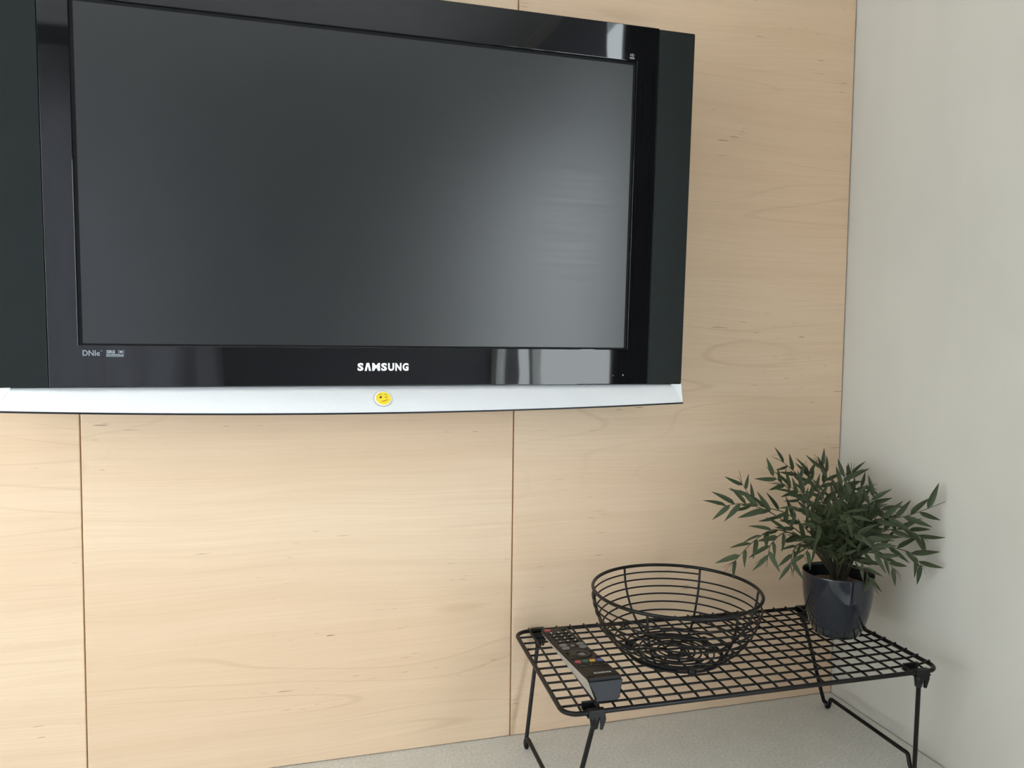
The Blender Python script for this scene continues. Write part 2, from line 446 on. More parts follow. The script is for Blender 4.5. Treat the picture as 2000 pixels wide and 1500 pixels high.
# worktop: its own thing, running into the corner
ct = MB().box(ROOM_X0 + 0.02, -0.0006, -0.62, 0.004, -0.04, 0.0).build('worktop', M['counter'], None, 0.002)
tag(ct, 'grey speckled stone worktop under the black wire rack', 'worktop')
cb = empty('base_cabinet', (-1.7, -0.3, FLOOR_Z))
MB().box(-1.75, 1.69, -0.27, 0.300, 0.1, 0.859).build('carcass', M['wall'], cb)
MB().box(-1.75, 1.69, -0.22, 0.300, 0.0, 0.1).build('plinth', M['matte_black'], cb)
tag(cb, 'white base cabinet below the grey worktop', 'cabinet')

# ------------------------------------------------------------------ television
tv = empty('television', (-0.805102, -0.1, 0.804419), (0.0327204, 0, -0.0049733))
tag(tv, 'black flat screen television with silver lower bar hung on the wood wall', 'television')
OX, OZ = 0.4435, 0.2495           # half size of the black front
SX, SZ = 0.350, 0.1969            # half size of the picture
GX = 0.3868                       # inner edge of the loudspeaker grilles
# housing with a stepped back
b = MB()
b.prism_y(rrect(-OX, OX, -0.276, OZ, 0.004, 3), 0.001, 0.035)
b.prism_y(rrect(-0.40, 0.40, -0.23, 0.215, 0.02, 4), 0.035, 0.062)
b.build('housing', M['black_plastic'], tv, 0.002)
MB().box(-0.20, 0.20, 0.062, 0.068, -0.12, 0.12).box(-0.13, -0.09, 0.068, 0.098, -0.115, 0.115).box(0.09, 0.13, 0.068, 0.098, -0.115, 0.115).build('wall_mount', M['matte_black'], tv)
# glossy bezel: one ring round the picture
LX, LZ = SX + 0.0042, SZ + 0.0042
ring_o = [(-GX, -OZ), (GX, -OZ), (GX, OZ), (-GX, OZ)]
ring_i = [(-LX, -SZ - 0.0018), (LX, -SZ - 0.0018), (LX, LZ), (-LX, LZ)]
vs = [(x, -0.0045, z) for x, z in ring_o] + [(x, -0.0045, z) for x, z in ring_i] + [(x, 0.001, z) for x, z in ring_o] + [(x, 0.004, z) for x, z in ring_i]
fs = []
for i in range(4):
    j = (i + 1) % 4
    fs += [(i, j, 4 + j, 4 + i), (8 + i, 8 + j, j, i), (4 + i, 4 + j, 12 + j, 12 + i)]
MB().add(vs, fs).build('bezel', M['bezel'], tv, 0.0009, 3)
MB().box(-LX, LX, -0.0006, 0.004, -SZ - 0.0018, LZ).build('screen_liner', M['matte_black'], tv)
MB().box(-SX, SX, -0.0012, 0.002, -SZ, SZ).build('screen', M['screen'], tv)
for s in (-1, 1):
    xa, xb = sorted((s * (GX + 0.0006), s * (OX - 0.0005)))
    MB().box(xa, xb, -0.0036, 0.001, -OZ, OZ - 0.0006).build('speaker_grille', M['grille'], tv, 0.0016)
# silver bar: leans out towards its bowed lower edge, with a facet at each end
n = 40; vs = []; fs = []
def bar_pt(u, t):
    k = 1 - (u / OX) ** 2
    top = Vector((u * (0.4277 / 0.4435), 0.0015, -0.2499)); bot = Vector((u * (0.4418 / 0.4435), -0.010 - 0.016 * k, -0.2760 - 0.0062 * k))
    mid = top.lerp(bot, 0.5) + Vector((0, -0.0022, 0.0016))
    return top * (1 - t) ** 2 + mid * 2 * t * (1 - t) + bot * t * t
NT_ = 6
for i in range(n + 1):
    u = -OX + 2 * OX * i / n
    for j in range(NT_ + 1): vs.append(bar_pt(u, j / NT_))
for i in range(n):
    for j in range(NT_):
        a = i * (NT_ + 1) + j; fs.append((a, a + 1, a + NT_ + 2, a + NT_ + 1))
MB().add(vs, fs, True).build('silver_bar', M['silver'], tv)
for s in (-1, 1):
    a = bar_pt(s * OX, 0); c = bar_pt(s * OX, 1); o1 = Vector((s * (OX - 0.0008), -0.0040, -0.2499)); o2 = Vector((s * (OX - 0.0008), -0.0105, -0.2762))
    f = [(0, 1, 2, 3)] if s > 0 else [(3, 2, 1, 0)]
    MB().add([a, c, o2, o1], f).build('bar_end_facet', M['silver'], tv)
# black lip under the bar
vs = []; fs = []
for i in range(n + 1):
    u = -OX + 2 * OX * i / n; p = bar_pt(u, 1); x = u
    vs += [(x, p.y - 0.0008, p.z + 0.0002), (x, p.y - 0.0008, p.z - 0.0020), (x, 0.030, p.z - 0.0022), (x, 0.030, p.z + 0.0002)]
for i in range(n):
    for j in range(4): fs.append((4 * i + j, 4 * i + (j + 1) % 4, 4 * i + 4 + (j + 1) % 4, 4 * i + 4 + j))
fs += [(3, 2, 1, 0), (4 * n, 4 * n + 1, 4 * n + 2, 4 * n + 3)]
MB().add(vs, fs).build('lower_lip', M['black_plastic'], tv)

def front_text(name, me, x, z, width, mat, parent, y, height=None):
    a0, a1, b0, b1 = mesh_extent(me); s = width / (a1 - a0); s2 = s if height is None else height / (b1 - b0)
    for v in me.vertices:
        X = (v.co.x - (a0 + a1) / 2) * s; Z = (v.co.y - (b0 + b1) / 2) * s2; v.co = (X, -0.0002 if v.co.z > 0 else 0.0001, Z)
    return link(name, me, mat, parent, loc=(x, y, z))
# brand name, built letter by letter (its A has no bar)
def word_mesh():
    meshes = []; x = 0.0; mb = MB(); H = 1.0
    def glyph_text(ch, w):
        me = text_mesh(ch, 1.0, 0.045, 0.02); a0, a1, b0, b1 = mesh_extent(me)
        vs = [((v.co.x - a0) / (a1 - a0) * w, (v.co.y - b0) / (b1 - b0) * H, v.co.z) for v in me.vertices]
        fs = [tuple(p.vertices) for p in me.polygons]; bpy.data.meshes.remove(me); return vs, fs
    for ch in 'SAMSUNG':
        if ch == 'A':
            w = 0.84
            o = [(0, 0), (0.27, 0), (0.42, 0.66), (0.57, 0), (0.84, 0), (0.60, 1), (0.24, 1)]
            nn = len(o)
            vs = [(px, py, 0.02) for px, py in o] + [(px, py, -0.02) for px, py in o]
            fs = [(0, 1, 2, 6), (2, 3, 4, 5), (2, 5, 6)] + [(i, nn + i, nn + (i + 1) % nn, (i + 1) % nn) for i in range(nn)]
        else:
            w = {'S': 0.78, 'M': 1.02, 'U': 0.80, 'N': 0.82, 'G': 0.80}[ch]
            vs, fs = glyph_text(ch, w)
        mb.add([(px + x, py, pz) for px, py, pz in vs], fs); x += w + 0.15
    return mb.mesh('lettering')
wm = word_mesh()
def scaled_copy(me): c = me.copy(); return c
BF = -0.0046
front_text('brand_lettering', scaled_copy(wm), 0.0060, -0.2246, 0.0668, M['print_white'], tv, BF, 0.0104)
front_text('picture_logo', text_mesh('DNIe', 1.0, 0.012, 0.01), -0.3405, -0.2082, 0.0185, M['print_grey'], tv, BF, 0.0068)
front_text('trademark', text_mesh('TM', 1.0, 0.0, 0.01), -0.3297, -0.2056, 0.0024, M['print_grey'], tv, BF)
so = front_text('sound_logo', text_mesh('SRS', 1.0, 0.05, 0.01), -0.3193, -0.2066, 0.0094, M['print_grey'], tv, BF, 0.0040)
b = MB()
def arc_outline(cx, cz, r0, r1, a0, a1, k=10):
    return [(cx + r1 * math.cos(R(a0 + (a1 - a0) * i / k)), cz + r1 * math.sin(R(a0 + (a1 - a0) * i / k))) for i in range(k + 1)] + \
           [(cx + r0 * math.cos(R(a1 + (a0 - a1) * i / k)), cz + r0 * math.sin(R(a1 + (a0 - a1) * i / k))) for i in range(k + 1)]
def disc_outline(cx, cz, r, k=20): return [(cx + r * math.cos(2 * math.pi * i / k), cz + r * math.sin(2 * math.pi * i / k)) for i in range(k)]
def strip_arc(mb, cx, cz, r0, r1, a0, a1, y0, y1, k=10):
    o = arc_outline(cx, cz, r0, r1, a0, a1, k); N = len(o)
    vs = [(x, y0, z) for x, z in o]; fs = [(i, i + 1, N - 2 - i, N - 1 - i) for i in range(k)]
    mb.add(vs, fs)
b.prism_y(disc_outline(0.0068, 0.0015, 0.0016), -0.0002, 0.0)
strip_arc(b, 0.0068, 0.0015, 0.0026, 0.0032, -50, 50, -0.0002, 0)
strip_arc(b, 0.0068, 0.0015, 0.0026, 0.0032, 130, 230, -0.0002, 0)
b.prism_y(rrect(-0.0095, 0.0095, -0.0044, -0.0013, 0.0008, 2), -0.0002, 0.0)
b.build('sound_badge', M['print_grey'], tv, loc=(-0.3148, BF + 0.0001, -0.2081))
front_text('sound_badge_lettering', text_mesh('TruSurround XT', 1.0, 0.0, 0.003), -0.3148, -0.21095, 0.0165, M['black_plastic'], tv, BF - 0.0002, 0.0019)
front_text('definition_logo', text_mesh('HD', 1.0, 0.02, 0.01), 0.3465, 0.2093, 0.0062, M['print_grey'], tv, BF, 0.0036)
MB().prism_y(rrect(-0.0036, 0.0036, -0.0013, 0.0013, 0.001, 3), -0.0002, 0).build('definition_badge', M['print_grey'], tv, loc=(0.3465, BF + 0.0001, 0.2052))
front_text('definition_lettering', text_mesh('ready', 1.0, 0.0, 0.003), 0.3465, 0.2052, 0.0052, M['black_plastic'], tv, BF - 0.0002, 0.0017)
MB().prism_y(disc_outline(0, 0, 0.0011, 14), -0.0006, 0).build('status_light', M['print_grey'], tv, loc=(0.3487, BF + 0.0001, -0.2361))
MB().prism_y(disc_outline(0, 0, 0.0009, 14), -0.0004, 0).build('remote_sensor', plain('dark_lens', (0.05, 0.02, 0.02), 0.15), tv, loc=(0.3335, BF + 0.0001, -0.2368))

# round sticker on the bar
pc = bar_pt(0.005, 0.52); tn = (bar_pt(0.005, 0.4) - bar_pt(0.005, 0.64)).normalized()
nrm = Vector((1, 0, 0)).cross(tn).normalized()
if nrm.y > 0: nrm = -nrm
st = empty('smiley_sticker')
tag(st, 'round yellow winking face sticker on the silver bar', 'sticker')
bpy.context.view_layer.update()
ml = Matrix.Identity(4)
xa = Vector((1, 0, 0)); za = tn
for i in range(3):
    ml[i][0] = xa[i]; ml[i][1] = -nrm[i]; ml[i][2] = za[i]; ml[i][3] = (pc + nrm * 0.0006)[i]
st.matrix_world = tv.matrix_world @ ml
M['sticker_clear'] = plain('grey_clear_rim', (0.42, 0.42, 0.44), 0.25)
M['sticker_white'] = plain('sticker_white', (0.86, 0.85, 0.83), 0.35)
M['sticker_yellow'] = plain('sticker_yellow', (0.88, 0.66, 0.03), 0.35, var=0.05, scale=300)
M['sticker_dark'] = plain('sticker_dark_print', (0.03, 0.018, 0.012), 0.5)
M['sticker_olive'] = plain('sticker_olive_print', (0.34, 0.24, 0.02), 0.5)
MB().prism_y(disc_outline(0, 0, 0.0122, 40), -0.0005, 0.0006).build('sticker_base', M['sticker_clear'], st, 0.0002)
MB().prism_y(disc_outline(0, 0, 0.0114, 40), -0.0008, 0).build('sticker_ring', M['sticker_white'], st)
MB().prism_y(disc_outline(0.0004, -0.0002, 0.0098, 40), -0.0014, 0).build('face', M['sticker_yellow'], st, 0.0003)
MB().prism_y(disc_outline(-0.0030, 0.0012, 0.0014, 16), -0.0017, -0.001).build('eye', M['sticker_dark'], st)
def stroke(pts, w, name, mat):
    mb = MB(); P = spline([(x, 0, z) for x, z in pts], 5); vs = []; fs = []
    for i, p in enumerate(P):
        d = (P[min(i + 1, len(P) - 1)] - P[max(i - 1, 0)]).normalized(); q = Vector((-d.z, 0, d.x)) * w / 2
        vs += [(p.x + q.x, -0.0016, p.z + q.z), (p.x - q.x, -0.0016, p.z - q.z)]
    fs = [(2 * i, 2 * i + 1, 2 * i + 3, 2 * i + 2) for i in range(len(P) - 1)]
    mb.add(vs, fs).build(name, mat, st)
stroke([(0.0022, 0.0010), (0.0038, 0.0014), (0.0056, 0.0008)], 0.0008, 'winking_eye', M['sticker_dark'])
stroke([(-0.0026, -0.0048), (0.0002, -0.0050), (0.0034, -0.0040), (0.0054, -0.0022)], 0.0010, 'mouth', M['sticker_olive'])
stroke([(-0.0048, 0.0052), (-0.0032, 0.0061), (-0.0014, 0.0056)], 0.0009, 'eyebrow', M['sticker_olive'])
stroke([(0.0018, 0.0052), (0.0036, 0.0058), (0.0054, 0.0050)], 0.0009, 'eyebrow', M['sticker_olive'])

# ------------------------------------------------------------------ wire rack
rack = empty('wire_rack', (-0.33, -0.155, 0.0))
tag(rack, 'low black wire shelf rack with fold-out legs on the worktop', 'rack')
RO = Vector((-0.33, -0.155, 0.0))
BL = Vector((-0.58742, -0.0100, 0.16852)); FLc = Vector((-0.60217, -0.27274, 0.16666))
FR = Vector((-0.07177, -0.30229, 0.17819)); BR = Vector((-0.05702, -0.03752, 0.17280))
def rk(u, v, dz=0.0):
    """place on the rack: u 0..1 left to right, v 0..1 front to back"""
    return (FLc * (1 - u) * (1 - v) + FR * u * (1 - v) + BL * (1 - u) * v + BR * u * v) + Vector((0, 0, dz))
RAIL, WIRE = 0.0030, 0.00155
LEN, DEP = 0.531, 0.265
def rkm(x, y, dz=0.0): return rk(x / LEN, y / DEP, dz)
o = rrect(0.0, LEN, 0.0, DEP, 0.020, 6)
P = []
for i in range(len(o)):
    a = o[i]; c = o[(i + 1) % len(o)]
    P.append(rkm(*a) - RO)
    if math.hypot(c[0] - a[0], c[1] - a[1]) > 0.05:
        for j in range(1, 8): P.append(rkm(a[0] + (c[0] - a[0]) * j / 8, a[1] + (c[1] - a[1]) * j / 8) - RO)
MB().tube(P, RAIL, 10, True).build('rail', M['black_wire'], rack)
NX, NY = 24, 12
for i in range(1, NX):
    x = LEN * i / NX
    MB().tube([rkm(x, 0.0005, 0.0008) - RO, rkm(x, 0.012, 0.0022) - RO] + [rkm(x, DEP * j / 6, 0.0024) - RO for j in range(1, 6)] +
              [rkm(x, DEP - 0.01, 0.0026) - RO, rkm(x, DEP + 0.0018, 0.0034) - RO], WIRE, 7).build('cross_wire', M['black_wire'], rack)
for j in range(1, NY):
    y = DEP * j / NY
    MB().tube([rkm(0.0005, y, 0.0) - RO] + [rkm(LEN * i / 6, y, -0.0006) - RO for i in range(1, 6)] + [rkm(LEN - 0.012, y, 0.0004) - RO, rkm(LEN + 0.0018, y, 0.0034) - RO], WIRE, 7).build('long_wire', M['black_wire'], rack)
# leg frames: two legs, feet bent up into a raised cross bar
def leg_frame(topb, topf, footb, footf, barz):
    fb, ff = Vector(footb), Vector(footf)
    inb = fb.lerp(ff, 0.06); inf = ff.lerp(fb, 0.06); lr = 0.0031
    tb, tf = Vector(topb), Vector(topf)
    up = Vector((0, 0, 1))
    pts = [tb, tb.lerp(fb, 0.5), tb.lerp(fb, 0.9) , fb + up * 0.010, fb.lerp(ff, 0.015) + up * (lr + 0.0006), fb.lerp(ff, 0.042) + up * (lr + 0.0028),
           inb + up * (barz - 0.004), inb.lerp(inf, 0.02) + up * barz, inb.lerp(inf, 0.10) + up * barz, inb.lerp(inf, 0.5) + up * barz, inb.lerp(inf, 0.90) + up * barz,
           inb.lerp(inf, 0.98) + up * barz, inf + up * (barz - 0.004), ff.lerp(fb, 0.042) + up * (lr + 0.0028), ff.lerp(fb, 0.015) + up * (lr + 0.0006), ff + up * 0.010,
           tf.lerp(ff, 0.9), tf.lerp(ff, 0.5), tf]
    MB().tube([p - RO for p in spline(pts, 6)], lr, 9).build('leg_frame', M['black_wire'], rack)
lb_top = rkm(0.036, DEP - 0.004, -0.012); lf_top = rkm(0.040, 0.004, -0.012)
rb_top = rkm(LEN - 0.036, DEP - 0.004, -0.012); rf_top = rkm(LEN - 0.030, 0.004, -0.012)
leg_frame(lb_top, lf_top, (-0.5775, -0.0390, 0), (-0.585, -0.240, 0), 0.021)
leg_frame(rb_top, rf_top, (-0.0473, -0.0455, 0), (-0.0537, -0.247, 0), 0.021)
# clips that hold the legs on the rails
def clip(x, front):
    y = 0.0 if front else DEP; s = 1 if front else -1
    c = rkm(x, y); ex = (rkm(x + 0.01, y) - c).normalized(); ey = (rkm(x, y + s * 0.01) - c).normalized()
    mb = MB()
    def P(a, b_, z): return c + ex * a + ey * b_ + Vector((0, 0, z)) - RO
    def slab(a0, a1, b0, b1, z0, z1):
        mb.add([P(a, b_, z) for a in (a0, a1) for b_ in (b0, b1) for z in (z0, z1)], [(0, 1, 3, 2), (4, 6, 7, 5), (0, 4, 5, 1), (2, 3, 7, 6), (0, 2, 6, 4), (1, 5, 7, 3)])
    slab(-0.0115, 0.0115, -0.0042, 0.024, -0.0055, -0.0030)       # plate under the wires
    slab(-0.0115, 0.0115, 0.019, 0.0225, -0.0030, 0.0042)         # hook over the first wire
    slab(-0.0105, 0.0105, -0.0040, -0.0028, -0.0055, 0.0028)      # lip round the rail
    slab(-0.0105, 0.0105, -0.0040, 0.0040, 0.0026, 0.0038)
    ob = mb.build('clip', M['black_plastic'], rack, 0.0008)
    MB().tube([P(0, 0.004, -0.004), P(0, 0.004, -0.012), P(0, 0.005, -0.022)], [0.0075, 0.0062, 0.0046], 12).build('leg_socket', M['black_plastic'], ob)
    MB().add([P(a, b_, z) for b_ in (0.0, 0.003) for a, z in ((0.003, -0.004), (0.0125, -0.004), (0.0135, -0.011), (0.0095, -0.0235), (0.0065, -0.0235), (0.0065, -0.012), (0.003, -0.010))],
             [tuple(range(7)), tuple(reversed(range(7, 14)))] + [(i, 7 + i, 7 + (i + 1) % 7, (i + 1) % 7) for i in range(7)]).build('latch', M['black_plastic'], ob)
clip(0.040, True); clip(LEN - 0.030, True); clip(0.036, False); clip(LEN - 0.036, False)

# ------------------------------------------------------------------ wire bowl
def rack_z(x, y):
    """height of the top of the wires at a place"""
    u, v = 0.5, 0.5
    for _ in range(20):
        p = rk(u, v); u += (x - p.x) / LEN; v += (y - p.y) / DEP
    return rk(u, v).z + 0.0024 + WIRE
BX, BY = -0.3980, -0.1640
bz = rack_z(BX, BY)
bowl = empty('wire_bowl', (BX, BY, bz))
tag(bowl, 'round black wire fruit bowl standing empty on the rack', 'bowl')
RIMR, RIMZ = 0.1163, 0.2706 - bz
BOT_Z, BASER = 0.0085, 0.052
def bowl_r(z):
    """radius of the shell at a height above the rack"""
    t = min(1.0, max(0.0, (z - BOT_Z) / (RIMZ - BOT_Z)))
    return 0.064 + (RIMR - 0.064) * (1 - (1 - t) ** 2.0) ** 0.74
MB().tube([(RIMR * math.cos(a), RIMR * math.sin(a), RIMZ) for a in [2 * math.pi * i / 96 for i in range(96)]], 0.0024, 9, True).build('rim', M['black_wire'], bowl)
A0 = R(44)
pts = []; TURNS_SIDE, TURNS_BOT, SEG = 7.4, 6.5, 64
for i in range(int(TURNS_SIDE * SEG) + 1):
    t = i / (TURNS_SIDE * SEG); a = A0 + 2 * math.pi * i / SEG
    z = RIMZ - 0.010 - (RIMZ - 0.010 - BOT_Z) * t
    rr = bowl_r(z) + 0.0015; pts.append((rr * math.cos(a), rr * math.sin(a), z))
a_end = a; r_end = rr
for i in range(1, int(TURNS_BOT * SEG) + 1):
    t = i / (TURNS_BOT * SEG); a = a_end + 2 * math.pi * i / SEG
    rr = r_end + (0.010 - r_end) * t; pts.append((rr * math.cos(a), rr * math.sin(a), BOT_Z - 0.0005 * t))
MB().tube(pts, 0.00125, 6).build('spiral_wire', M['black_wire'], bowl)
for k in range(6):
    a = A0 + k * math.pi / 3; ca, sa = math.cos(a), math.sin(a)
    P = [(bowl_r(RIMZ) * ca, bowl_r(RIMZ) * sa, RIMZ)]
    for j in range(1, 15):
        z = RIMZ - (RIMZ - BOT_Z) * j / 14; P.append((bowl_r(z) * ca - 0.0012 * ca, bowl_r(z) * sa - 0.0012 * sa, z))
    P += [(0.04 * ca, 0.04 * sa, BOT_Z + 0.0022), (0.012 * ca, 0.012 * sa, BOT_Z + 0.0022)]
    MB().tube(P, 0.0017, 7).build('rib', M['black_wire'], bowl)
MB().tube([(0.066 * math.cos(a), 0.066 * math.sin(a), BOT_Z - 0.0028) for a in [2 * math.pi * i / 64 for i in range(64)]], 0.0019, 8, True).build('base_ring', M['black_wire'], bowl)
for k in range(3):
    a = R(-98) + k * 2 * math.pi / 3
    MB().ball((0.066 * math.cos(a), 0.066 * math.sin(a), 0.0062), 0.0062).build('ball_foot', M['black_plastic'], bowl)

# ------------------------------------------------------------------ remote control
# lies front to back on the rack; local y runs from the near blunt end (0) to the far end
ra = Vector((-0.541, -0.2625, 0)); rb = Vector((-0.5385, -0.0480, 0))
dirv = (rb - ra); RL = dirv.length
rz0 = rack_z(ra.x, ra.y + 0.03); rz1 = rack_z(rb.x, rb.y - 0.02)
rem = empty('remote_control', (ra.x, ra.y, rz0 + 0.0003), (math.atan2(rz1 - rz0, RL - 0.05), 0, math.atan2(dirv.y, dirv.x) - math.pi / 2))
tag(rem, 'black and silver remote control lying on the left end of the rack', 'remote control')
HW = 0.0222; TOPZ = 0.0262
# cross sections along y: (y, half width top, half width bottom, z bottom, z top)
def remote_shell(z_lo, z_hi, scale_w, name, mat):
    secs = []
    for y, hw, zt in ((0.0, 0.0150, 0.0035), (0.0018, 0.0166, 0.0066), (0.0125, HW, TOPZ), (0.018, HW, TOPZ + 0.0003), (0.09, HW - 0.0006, TOPZ - 0.0055), (0.16, HW - 0.001, TOPZ - 0.0108), (RL - 0.003, HW - 0.0016, TOPZ - 0.0135), (RL, HW - 0.004, TOPZ - 0.015)):
        secs.append((y, hw, zt))
    return secs
secs = remote_shell(0, 1, 1, '', None)
def loft(secs, fn, name, mat, parent, bevel=0.0, smooth=False):
    rings = [fn(*s) for s in secs]; k = len(rings[0]); vs = [p for r_ in rings for p in r_]; fs = []
    for i in range(len(rings) - 1):
        for j in range(k): fs.append((i * k + j, i * k + (j + 1) % k, (i + 1) * k + (j + 1) % k, (i + 1) * k + j))
    fs += [tuple(reversed(range(k))), tuple((len(rings) - 1) * k + j for j in range(k))]
    return MB().add(vs, fs, smooth).build(name, mat, parent, bevel)
M['remote_top'] = plain('dark_brown_black_plastic', (0.008, 0.0055, 0.004), 0.40, 0.2, var=0.1, scale=400)
M['remote_end'] = plain('blue_black_gloss', (0.011, 0.012, 0.0155), 0.35, 0.2, var=0.05)
M['remote_silver'] = plain('remote_silver_side', (0.50, 0.48, 0.44), 0.38, 0.5, 0.3, var=0.03)
def sec_low(y, hw, zt):
    zb = 0.0 if y > 0.001 else 0.0012; zm = max(zt - 0.0042, zb + 0.001); b_ = hw * 0.72
    return [(-b_, y, zb), (b_, y, zb), (hw, y, zm), (-hw, y, zm)]
def sec_top(y, hw, zt):
    zm = max(zt - 0.0042, 0.0022)
    return [(-hw, y, zm), (hw, y, zm), (hw, y, max(zt - 0.0012, zm + .0003)), (hw - 0.0014, y, zt), (-hw + 0.0014, y, zt), (-hw, y, max(zt - 0.0012, zm + .0003))]
loft(secs[1:], sec_low, 'side_shell', M['remote_silver'], rem, 0.001)
loft(secs[1:], sec_top, 'top_shell', M['remote_top'], rem)
# sloping blunt end
e = [(-0.0118, 0.0012), (0.0118, 0.0012), (0.0148, 0.0034), (HW + 0.0002, 0.0215), (HW - 0.0004, 0.0228), (-HW + 0.0004, 0.0228), (-HW - 0.0002, 0.0215), (-0.0148, 0.0034)]
def ez(z): return 0.0115 * (z / 0.0262) - 0.0012
vs = [(x, ez(z) - 0.0010, z) for x, z in e] + [(x, ez(z) + 0.0025, z) for x, z in e]
k = len(e)
MB().add(vs, [tuple(range(k)), tuple(reversed(range(k, 2 * k)))] + [(i, k + i, k + (i + 1) % k, (i + 1) % k) for i in range(k)]).build('end_cap', M['remote_end'], rem, 0.0006)
def rtop(y):
    for (a, _, za), (c, _, zc) in zip(secs, secs[1:]):
        if a <= y <= c: return za + (zc - za) * (y - a) / (c - a)
    return TOPZ
def rbutton(x, y, w, h, mat, z=0.0012, round_=None, name='button'):
    r_ = min(w, h) / 2 * 0.95 if round_ is None else round_
    MB().prism_z(rrect(-w / 2, w / 2, -h / 2, h / 2, r_, 4), -0.0006, z).build(name, mat, rem, 0.0003, 1, (x, y, rtop(y)))
M['btn_black'] = plain('black_rubber', (0.006, 0.006, 0.006), 0.45)
M['btn_grey'] = plain('grey_button', (0.155, 0.155, 0.15), 0.4)
M['btn_red'] = plain('red_button', (0.42, 0.07, 0.08), 0.4)
M['btn_green'] = plain('green_button', (0.02, 0.13, 0.09), 0.4)
M['btn_yellow'] = plain('yellow_button', (0.65, 0.33, 0.05), 0.4)
M['btn_blue'] = plain('blue_button', (0.09, 0.11, 0.32), 0.4)
LETTER = M['print_white']
def rprint(s, x, y, w, h=None, mat=None, dz=0.0013):
    me = text_mesh(s, 1.0, 0.02, 0.004); a0, a1, b0, b1 = mesh_extent(me); sc_ = w / (a1 - a0); s2 = sc_ if h is None else h / (b1 - b0)
    for v in me.vertices: v.co = ((v.co.x - (a0 + a1) / 2) * sc_, (v.co.y - (b0 + b1) / 2) * s2, v.co.z * 0.02)
    link('key_print', me, mat or LETTER, rem, loc=(x, y, rtop(y) + dz))
rbutton(-0.0135, RL - 0.012, 0.0100, 0.0070, M['btn_red'])
rbutton(0.012, RL - 0.012, 0.0075, 0.0055, M['btn_black'])
for i in range(4):
    for j in range(3):
        x = -0.0125 + 0.0115 * j + 0.0005 * i; y = RL - 0.026 - 0.0125 * i
        rbutton(x, y, 0.0088, 0.0070, M['btn_black'], 0.0014)
        ch = ['123', '456', '789', '-0P'][i][j]
        rprint(ch, x, y, 0.0022 if ch != '-' else 0.003, 0.0034 if ch != '-' else 0.0006, dz=0.0015)
yb = RL - 0.086
rbutton(-0.0125, yb + 0.006, 0.0110, 0.0085, M['btn_grey'], 0.0018); rbutton(0.0125, yb + 0.006, 0.0110, 0.0085, M['btn_grey'], 0.0018)
rbutton(-0.0125, yb - 0.006, 0.0110, 0.0085, M['btn_grey'], 0.0018); rbutton(0.0125, yb - 0.006, 0.0110, 0.0085, M['btn_grey'], 0.0018)
rbutton(0.0, yb + 0.002, 0.0062, 0.0058, M['btn_grey'], 0.0012)
yn = RL - 0.121
mb = MB(); mb.lathe([(0.0060, 0.0), (0.0062, 0.0016), (0.0068, 0.0021), (0.0128, 0.0018), (0.0140, 0.0006), (0.0142, -0.0006)], 32)
mb.build('direction_ring', M['btn_black'], rem, loc=(0, yn, rtop(yn)))
rbutton(0.0, yn, 0.0104, 0.0104, M['btn_grey'], 0.0010, name='enter_button')
for sx, sy in ((-1, 1), (1, 1), (-1, -1), (1, -1)): rbutton(sx * 0.0172, yn + sy * 0.0120, 0.0052, 0.0046, M['btn_black'])
yc = RL - 0.147
for j, c_ in enumerate(('btn_red', 'btn_green', 'btn_yellow', 'btn_blue')): rbutton(-0.0150 + 0.0100 * j, yc, 0.0078, 0.0056, M[c_], 0.0014, 0.0014)
for i in range(2):
    for j in range(4): rbutton(-0.0150 + 0.0100 * j, yc - 0.0085 - 0.0075 * i, 0.0072, 0.0046, M['btn_black'], 0.0009, 0.0014)
yl = 0.0245
me = wm.copy(); a0, a1, b0, b1 = mesh_extent(me)
for v in me.vertices: v.co = ((v.co.x - (a0 + a1) / 2) * 0.0230 / (a1 - a0), (v.co.y - (b0 + b1) / 2) * 0.0038, v.co.z * 0.005)
link('brand_lettering', me, M['print_pale'], rem, loc=(0.002, yl, rtop(yl) + 0.0002))

# ------------------------------------------------------------------ potted plant
PX, PY = -0.1225, -0.1560
pz = rack_z(PX, PY) + 0.0010
plant = empty('potted_plant', (PX, PY, pz))
tag(plant, 'green leafy artificial plant in a dark blue pot at the right end of the rack', 'potted plant')
PH = 0.2738 - pz
prof = [(0.001, 0.0016), (0.028, 0.0016), (0.0290, 0.0), (0.0312, 0.0002), (0.0328, 0.0016), (0.0352, 0.0060), (0.0368, 0.0098), (0.0371, 0.0104), (0.0380, 0.0112), (0.0412, 0.020), (0.0440, 0.030), (0.0464, 0.041), (0.0484, 0.054), (0.0499, 0.068), (0.0508, 0.082), (0.0511, PH - 0.003),
        (0.0512, PH - 0.0008), (0.0507, PH), (0.0500, PH - 0.0006), (0.0495, PH - 0.006), (0.0490, 0.074), (0.0478, 0.060), (0.0470, 0.054)]
MB().lathe(prof, 72).build('pot', M['pot'], plant)
sb = MB(); vs = []; fs = []
rings = 10; seg = 36; SO = PH - 0.020
for i in range(rings + 1):
    for j in range(seg):
        r_ = 0.0486 * i / rings; a = 2 * math.pi * j / seg
        vs.append((r_ * math.cos(a), r_ * math.sin(a), SO + (random.uniform(-0.0014, 0.0018) if i < rings else -0.001)))
for i in range(rings):
    for j in range(seg): fs.append((i * seg + j, i * seg + (j + 1) % seg, (i + 1) * seg + (j + 1) % seg, (i + 1) * seg + j))
sb.add(vs, fs, True).build('soil', M['soil'], plant)

